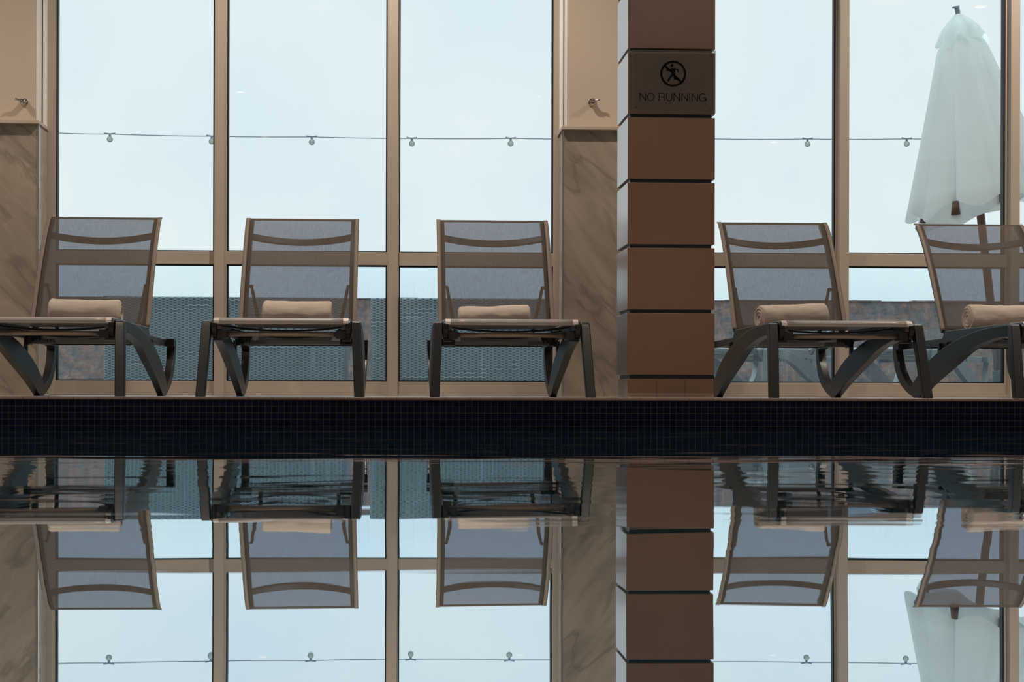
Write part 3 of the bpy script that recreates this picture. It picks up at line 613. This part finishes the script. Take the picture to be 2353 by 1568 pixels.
    MB().sweep_rect(pts, 0.018, 0.007, tdir).build('head_bar', ps, r, bevel=0.003)
    d0 = Vector((P3[-1][0]-P3[-2][0], P3[-1][1]-P3[-2][1])).normalized(); e0 = Vector(P3[-1])
    wrap = [(e0+d0*0.006+Vector((d0.y,-d0.x))*0.003), (e0+d0*0.006+Vector((d0.y,-d0.x))*0.009)]
    MB().sheet(P3 + [(w.x,w.y) for w in wrap], -0.2785, 0.2785, 8, 0.0022).build('backrest', M['sling'], r, smooth=True)
    for s in (-1, 1):      # sleeve where the cloth wraps each back rail
        MB().sheet([(p[0]-0.0025, p[1]+0.0015) for p in P3], *sorted((s*0.2595, s*0.280)), 1, 0.0016).build('side_hem', M['sleeve'], r, smooth=True)
    return r
LG = 'sun loungers in a row along the windows'
LAB = ['sun lounger farthest left, half in front of the marble pier, rolled towel on it','sun lounger second from the left, between the two cream mullions',
       'sun lounger just left of the marble pier and tiled column','sun lounger just right of the tiled column, its towel tilted','sun lounger at the right edge of the photo, in front of the parasol']
proto_l = make_lounger('sun_lounger', 0.0, -1); proto_r = make_lounger('sun_lounger', 0.0, 1)
LX = []
for fpx, bpx, sd in ((100,240,-1),(646.5,695,-1),(1175.5,1130,1),(1944,1774,1),(2484,2226,1)):
    xf, xb = PX(fpx, 6.19), PX(bpx, 7.53)
    if fpx > 2400: xf = xb - 0.01
    LX.append((xf, -(xb-xf)/1.34, sd))
print('lounger x', LX)
used = {-1: False, 1: False}
for i, (x, a, sd) in enumerate(LX):
    src = proto_l if sd < 0 else proto_r
    o = src if not used[sd] else copy_tree(src); used[sd] = True
    o.location = (x, 6.2, -0.0085); o.rotation_euler = (-0.0045, 0, a); o.scale = (1, 1, 1.02); tag(o, LAB[i], 'sun lounger', LG)
# outdoor loungers, backs nearly flat
TER = -0.03
ol = make_lounger('sun_lounger', math.radians(41), 1, M['plastic_skylit'])
tag(ol, 'low sun lounger outside on the terrace, seen under the lounger right of the column', 'sun lounger', 'loungers outside on the terrace')
ol.location = (1.98, 9.25, TER); ol.rotation_euler = (0,0,-math.radians(33))
o2 = copy_tree(ol); o2.location = (2.99, 9.15, TER); tag(o2, 'low sun lounger outside on the terrace, under the parasol at the right edge', 'sun lounger', 'loungers outside on the terrace')
# ------------------------------------------------------------------ towels
def towel(x, u, L, rad, rz, tilt, seed, label, fringe=-1, flat=0.97):
    random.seed(seed); bm = bmesh.new(); nt, nl, nr = 56, 40, 12
    off = Vector((seed*7.3, seed*3.1, 0))
    def R(th, t):
        base = rad*(1 + 0.03*math.sin(2*th+seed) + 0.022*math.sin(3*th+1.7*seed))
        base += 0.0035*noise.noise(Vector((t*5.0, math.cos(th)*1.5, math.sin(th)*1.5))+off) + 0.0018*noise.noise(Vector((t*16.0, math.cos(th)*5, math.sin(th)*5))+off)
        base += 0.0016*math.sin((th*1.0)) - 0.0035*max(0, 1-abs(t-0.5)*3.2)*0.6
        lip = ((th+0.9) % (2*PI))/(2*PI); base += 0.0045*lip            # loose outer layer leaves a step
        edge = min(t, 1-t); base *= 1 - 0.10*max(0, 1-edge/0.035)**2
        return base
    rows = []
    for i in range(nl+1):
        t = i/nl; t = 0.5 - 0.5*math.cos(t*PI)*(1) if True else t
        rows.append([bm.verts.new(((t-0.5)*L, math.cos(2*PI*j/nt)*R(2*PI*j/nt,t), math.sin(2*PI*j/nt)*R(2*PI*j/nt,t)*flat)) for j in range(nt)])
    for i in range(nl):
        for j in range(nt): bm.faces.new((rows[i][j], rows[i+1][j], rows[i+1][(j+1)%nt], rows[i][(j+1)%nt]))
    for e, row in ((0, rows[0]), (1, rows[-1])):
        prev = row; sx = -1 if e == 0 else 1
        for k in range(1, nr+1):
            q = 1-k/(nr+0.6); ring = []
            for j in range(nt):
                th = 2*PI*j/nt; rr = R(th, float(e))*q
                spiral = math.sin(2*PI*(q*3.6 + th/(2*PI)))
                amp = 0.0042 if fringe in (e, 2) else 0.003
                ring.append(bm.verts.new((sx*(0.5*L) + sx*(amp*spiral + 0.005*fr_(fringe, e)*q*(1-q)*4) - sx*0.006*(1-q), math.cos(th)*rr, math.sin(th)*rr*flat)))
            for j in range(nt):
                f = (prev[j], prev[(j+1)%nt], ring[(j+1)%nt], ring[j]); bm.faces.new(f if e == 0 else f[::-1])
            prev = ring
        bm.faces.new(prev)
    bmesh.ops.recalc_face_normals(bm, faces=bm.faces)
    me = bpy.data.meshes.new('rolled_towel'); bm.to_mesh(me); bm.free(); me.materials.append(M['towel'])
    for p in me.polygons: p.use_smooth = True
    o = bpy.data.objects.new('rolled_towel', me); C.objects.link(o)
    o.location = (x, 6.2+u, 0.3155 - 0.0045*u + rad*flat); o.rotation_euler = (0, tilt, rz)
    s = o.modifiers.new('sub', 'SUBSURF'); s.levels = 1; s.render_levels = 1
    # woven dobby band near one end
    tag(o, label, 'towel', 'rolled towels on the loungers'); return o
def fr_(fringe, e): return 1.0 if fringe in (e, 2) else 0.0
towel(-1.458, 0.85, 0.322, 0.0635, 0.03, 0.015, 1, 'cream rolled towel on the lounger farthest left', 1)
towel(-0.479, 0.86, 0.318, 0.0625, -0.02, 0.004, 2, 'cream rolled towel with a layered left end on the second lounger', 0)
towel(0.440, 0.86, 0.330, 0.0560, -0.04, -0.035, 3, 'slim cream rolled towel on the lounger left of the marble pier', 2, 0.93)
t4 = towel(1.851, 0.84, 0.335, 0.0600, 0.22, -0.045, 4, 'tilted cream rolled towel, spiral end facing left, on the lounger right of the column', 0)
towel(2.858, 0.84, 0.335, 0.0600, 0.10, 0.0, 5, 'cream rolled towel cut by the right edge of the photo', 0)
# ------------------------------------------------------------------ ceiling downlights
def downlight(x, y, w, lb):
    t = empty('ceiling_light', (x, y, CEIL)); tag(t, lb, 'light', 'recessed ceiling downlights')
    rg = MB().cyl((0,0,-0.006), 0.07, 0.012, 28); rg.build('rim', M['lit_return_rim'], t, bevel=0.002)
    m, n_, l_, o_ = new_mat('lamp_glow'); e = n_.new('ShaderNodeEmission'); e.inputs[0].default_value = (1,0.62,0.32,1); e.inputs[1].default_value = 4.0; l_.new(e.outputs[0], o_.inputs[0])
    MB().cyl((0,0,-0.0135), 0.045, 0.003, 24).build('lamp_disc', m, t)
    ld = bpy.data.lights.new('lamp', 'SPOT'); ld.energy = w; ld.color = (1.0,0.84,0.68); ld.spot_size = math.radians(150); ld.spot_blend = 0.6; ld.shadow_soft_size = 0.05
    lo = bpy.data.objects.new('lamp', ld); C.objects.link(lo); lo.location = (0,0,-0.03); lo.parent = t
k = 0
for x, y in ((-3.8,6.95),(-0.22,6.95),(3.4,6.95),(7.0,6.95)): downlight(x, y, LAMP_W*1.85, 'recessed ceiling downlight near the windows, above the frame')
for x, y in ((-5.2,3.6),(-1.8,3.6),(1.6,3.6),(5.0,3.6),(-5.2,-0.6),(-1.8,-0.6),(1.6,-0.6),(5.0,-0.6),(-5.2,-3.6),(-1.8,-3.6),(1.6,-3.6),(5.0,-3.6)): downlight(x, y, LAMP_W, 'recessed ceiling downlight over the pool hall, above the frame')
# ------------------------------------------------------------------ terrace outside
struct(MB().box(-14,16,8.36,13.2,TER-0.2,TER).build('terrace_floor', M['terrace']), 'grey terrace paving beyond the windows', 'floor')
WD = 12.0
wb_ = MB().box(-14,16,WD,WD+0.3,TER,PZ(690,WD,1600))
random.seed(4); x = -14.0
while x < 16:      # rough coping stones
    w_ = random.uniform(0.16,0.34); h_ = random.uniform(0.002,0.011); wb_.box(x, min(16,x+w_-0.008), WD-0.01, WD+0.31, PZ(691,WD,1600), PZ(690.5,WD,1600)+h_); x += w_
struct(wb_.build('wall_terrace', M['brick'], bevel=0.004), 'rough weathered brick parapet at the terrace edge', 'wall')
def sofa(xa, xb, label):
    y0 = 9.94; h = PZ(683, y0, 700) - TER; cxm = (xa+xb)/2; L = xb-xa
    t = empty('wicker_sofa', (cxm, y0, TER)); tag(t, label, 'sofa', 'wicker sofas seen from behind through the windows')
    MB().box(-L/2, L/2, 0.0, 0.10, 0.03, h).build('back_panel', M['wicker'], t, bevel=0.012)
    for s in (-1,1): MB().box(*sorted((s*L/2, s*(L/2-0.12))), 0.101, 0.86, 0.03, h-0.06).build('arm', M['wicker'], t, bevel=0.012)
    MB().box(-L/2+0.121, L/2-0.121, 0.30, 0.84, 0.05, 0.24).build('seat_base', M['wicker'], t, bevel=0.01)
    MB().box(-L/2+0.125, L/2-0.125, 0.22, 0.83, 0.241, 0.36).build('seat_cushion', M['cushion'], t, bevel=0.03)
    for s in (-1,1):
        for yy in (0.04, 0.80): MB().box(*sorted((s*(L/2-0.02), s*(L/2-0.07))), yy, yy+0.05, 0.0, 0.0301).build('leg', M['black'], t)
sofa(PX(240,9.94), PX(791,9.94), 'grey wicker sofa outside, seen from behind through the two left windows')
sofa(PX(851,9.94), 1.75, 'grey wicker sofa outside, seen from behind the third lounger')
# parasol ------------------------------------------------------------------------
UD = 9.94
bx_, bz_ = PX(2301, UD), TER
par = empty('parasol', (bx_, UD, TER)); tag(par, 'tall folded white canvas parasol with a brown pole leaning left outside', 'parasol')
par.rotation_euler = (0, -math.atan(0.118), 0)
HT = (PZ(33, UD, 2197) - TER)*math.sqrt(1+0.118**2)
MB().tube([(0,0,0.05),(0,0,HT-0.03)], 0.027, 16).build('pole', M['wood'], par, smooth=True)
MB().cyl((0,0,0.03), 0.19, 0.06, 32).cyl((0,0,0.12), 0.04, 0.14, 20).build('base', M['finial'], par, bevel=0.006)
def cloth(rf, hf, n_h, nt=128, th=0.004):
    bm = bmesh.new(); rings = []
    for i in range(n_h+1):
        q = i/n_h
        rings.append([bm.verts.new((math.cos(2*PI*j/nt)*rf(q,2*PI*j/nt), math.sin(2*PI*j/nt)*rf(q,2*PI*j/nt), HT - hf(q,2*PI*j/nt))) for j in range(nt)])
    for i in range(n_h):
        for j in range(nt): bm.faces.new((rings[i][j], rings[i+1][j], rings[i+1][(j+1)%nt], rings[i][(j+1)%nt]))
    m_ = MB(); m_.bm.free(); m_.bm = bm; return m_
def fold(th):      # soft pleats: rounded ridges with narrow creases between
    u = abs(math.cos(3.5*th+0.5)); v = abs(math.cos(5.5*th+1.7))
    return 1.6*(u**0.7-0.62) + 1.0*(v**0.6-0.62)
def rb(q, th):
    r0 = 0.03 + 0.105*min(1,q/0.16)**0.6 + 0.325*max(0,(q-0.10)/0.90)
    return r0*(1 + (0.05+0.10*q)*fold(th) + 0.03*q*math.cos(8*(th+PI/2)) + 0.05*q*math.cos(th+0.5))
def hb_(q, th):
    hem = 1.262 - 0.038*math.cos(8*(th+PI/2)) + 0.014*math.cos(5*th+1.2) + 0.045*math.cos(th-PI)
    return 0.02 + q*hem
o = cloth(rb, hb_, 48).build('canopy', M['canvas'], par, smooth=True)
def rc(q, th): return (0.022 + 0.125*math.sin(min(1,q*1.02)*PI/2)**0.9) * (1+0.10*q*math.cos(8*th+2.0)+0.05*q*math.cos(3*th)) + 0.014*max(0,q-0.8)/0.2
def hc(q, th): return 0.0 + q*(0.20 + 0.028*math.cos(8*th+0.6)+0.018*math.cos(5*th))
o = cloth(rc, hc, 20).build('vent_cap', M['canvas'], par, smooth=True)
MB().tube([(0,0,HT-0.03),(0,0,HT+0.025),(-0.004,0,HT+0.05)], 0.016, 12).box(-0.03,0.012,-0.012,0.012,HT+0.045,HT+0.056).build('finial', M['finial'], par)
for k in range(8):
    th = 2*PI*k/8 - PI/2; d = Vector((math.cos(th), math.sin(th), 0)); rr = 0.385; dz_ = 0.045*math.cos(th-PI)
    z0, z1 = HT-1.215-dz_, HT-1.325-dz_
    rib = MB().tube([d*0.05+Vector((0,0,HT-0.35)), d*(rr-0.02)+Vector((0,0,z0))], 0.010, 8)
    rib.build('rib', M['wood'], par, smooth=True)
    MB().tube([d*(rr-0.02)+Vector((0,0,z0)), d*(rr+0.005)+Vector((0,0,z1))], 0.026, 14, radii=[0.72,1.15]).build('rib_tip', M['wood'], par, smooth=True)
# inner skirt of the canopy, hanging a little lower
def rk(q, th): return (0.36+0.05*q)*(1+0.07*math.cos(5*th+0.9)+0.04*math.cos(9*th))
def hk(q, th): return 1.20 + q*(0.155+0.025*math.cos(3*th+0.3)+0.015*math.cos(8*th)+0.06*math.cos(th-PI))
o = cloth(rk, hk, 10).build('valance', M['canvas'], par, smooth=True)
# string lights -------------------------------------------------------------------
LD = 16.9
xs = [(-90,300),(130,305.5),(251,308),(485,313),(715,314.5),(945,318),(1172,318),(1400,318.8),(1627,319),(1854,319.4),(2082,319),(2310,318.5),(2560,317)]
st = empty('string_lights', (0, LD, PZ(315, LD))); tag(st, 'thin cable of round glass bulbs strung across the sky beyond the terrace', 'string lights')
oz = st.location.z
pts = []
for i in range(len(xs)-1):
    (a, za), (b, zb) = xs[i], xs[i+1]
    for s in range(8): t = s/8; pts.append((PX(a+(b-a)*t, LD), 0, PZ(za+(zb-za)*t + 1.0*(4*t*(1-t)), LD, a+(b-a)*t)-oz))
MB().tube(pts, 0.0055, 6).build('cable', M['wire'], st)
for px, py in xs[2:-1]:
    if px in (1400, 1627): pass
    x, z = PX(px, LD), PZ(py, LD, px)-oz
    s_ = MB().cyl((x,0,z-0.012), 0.014, 0.03, 12).tube([(x-0.06,0,z+0.012),(x,0,z+0.002),(x+0.06,0,z+0.012)], 0.006, 6); s_.build('socket', M['wire'], st)
    MB().sphere((x,0,z-0.058), 0.034, 20, 14).build('bulb', M['bulb'], st, smooth=True)
bpy.context.view_layer.update()
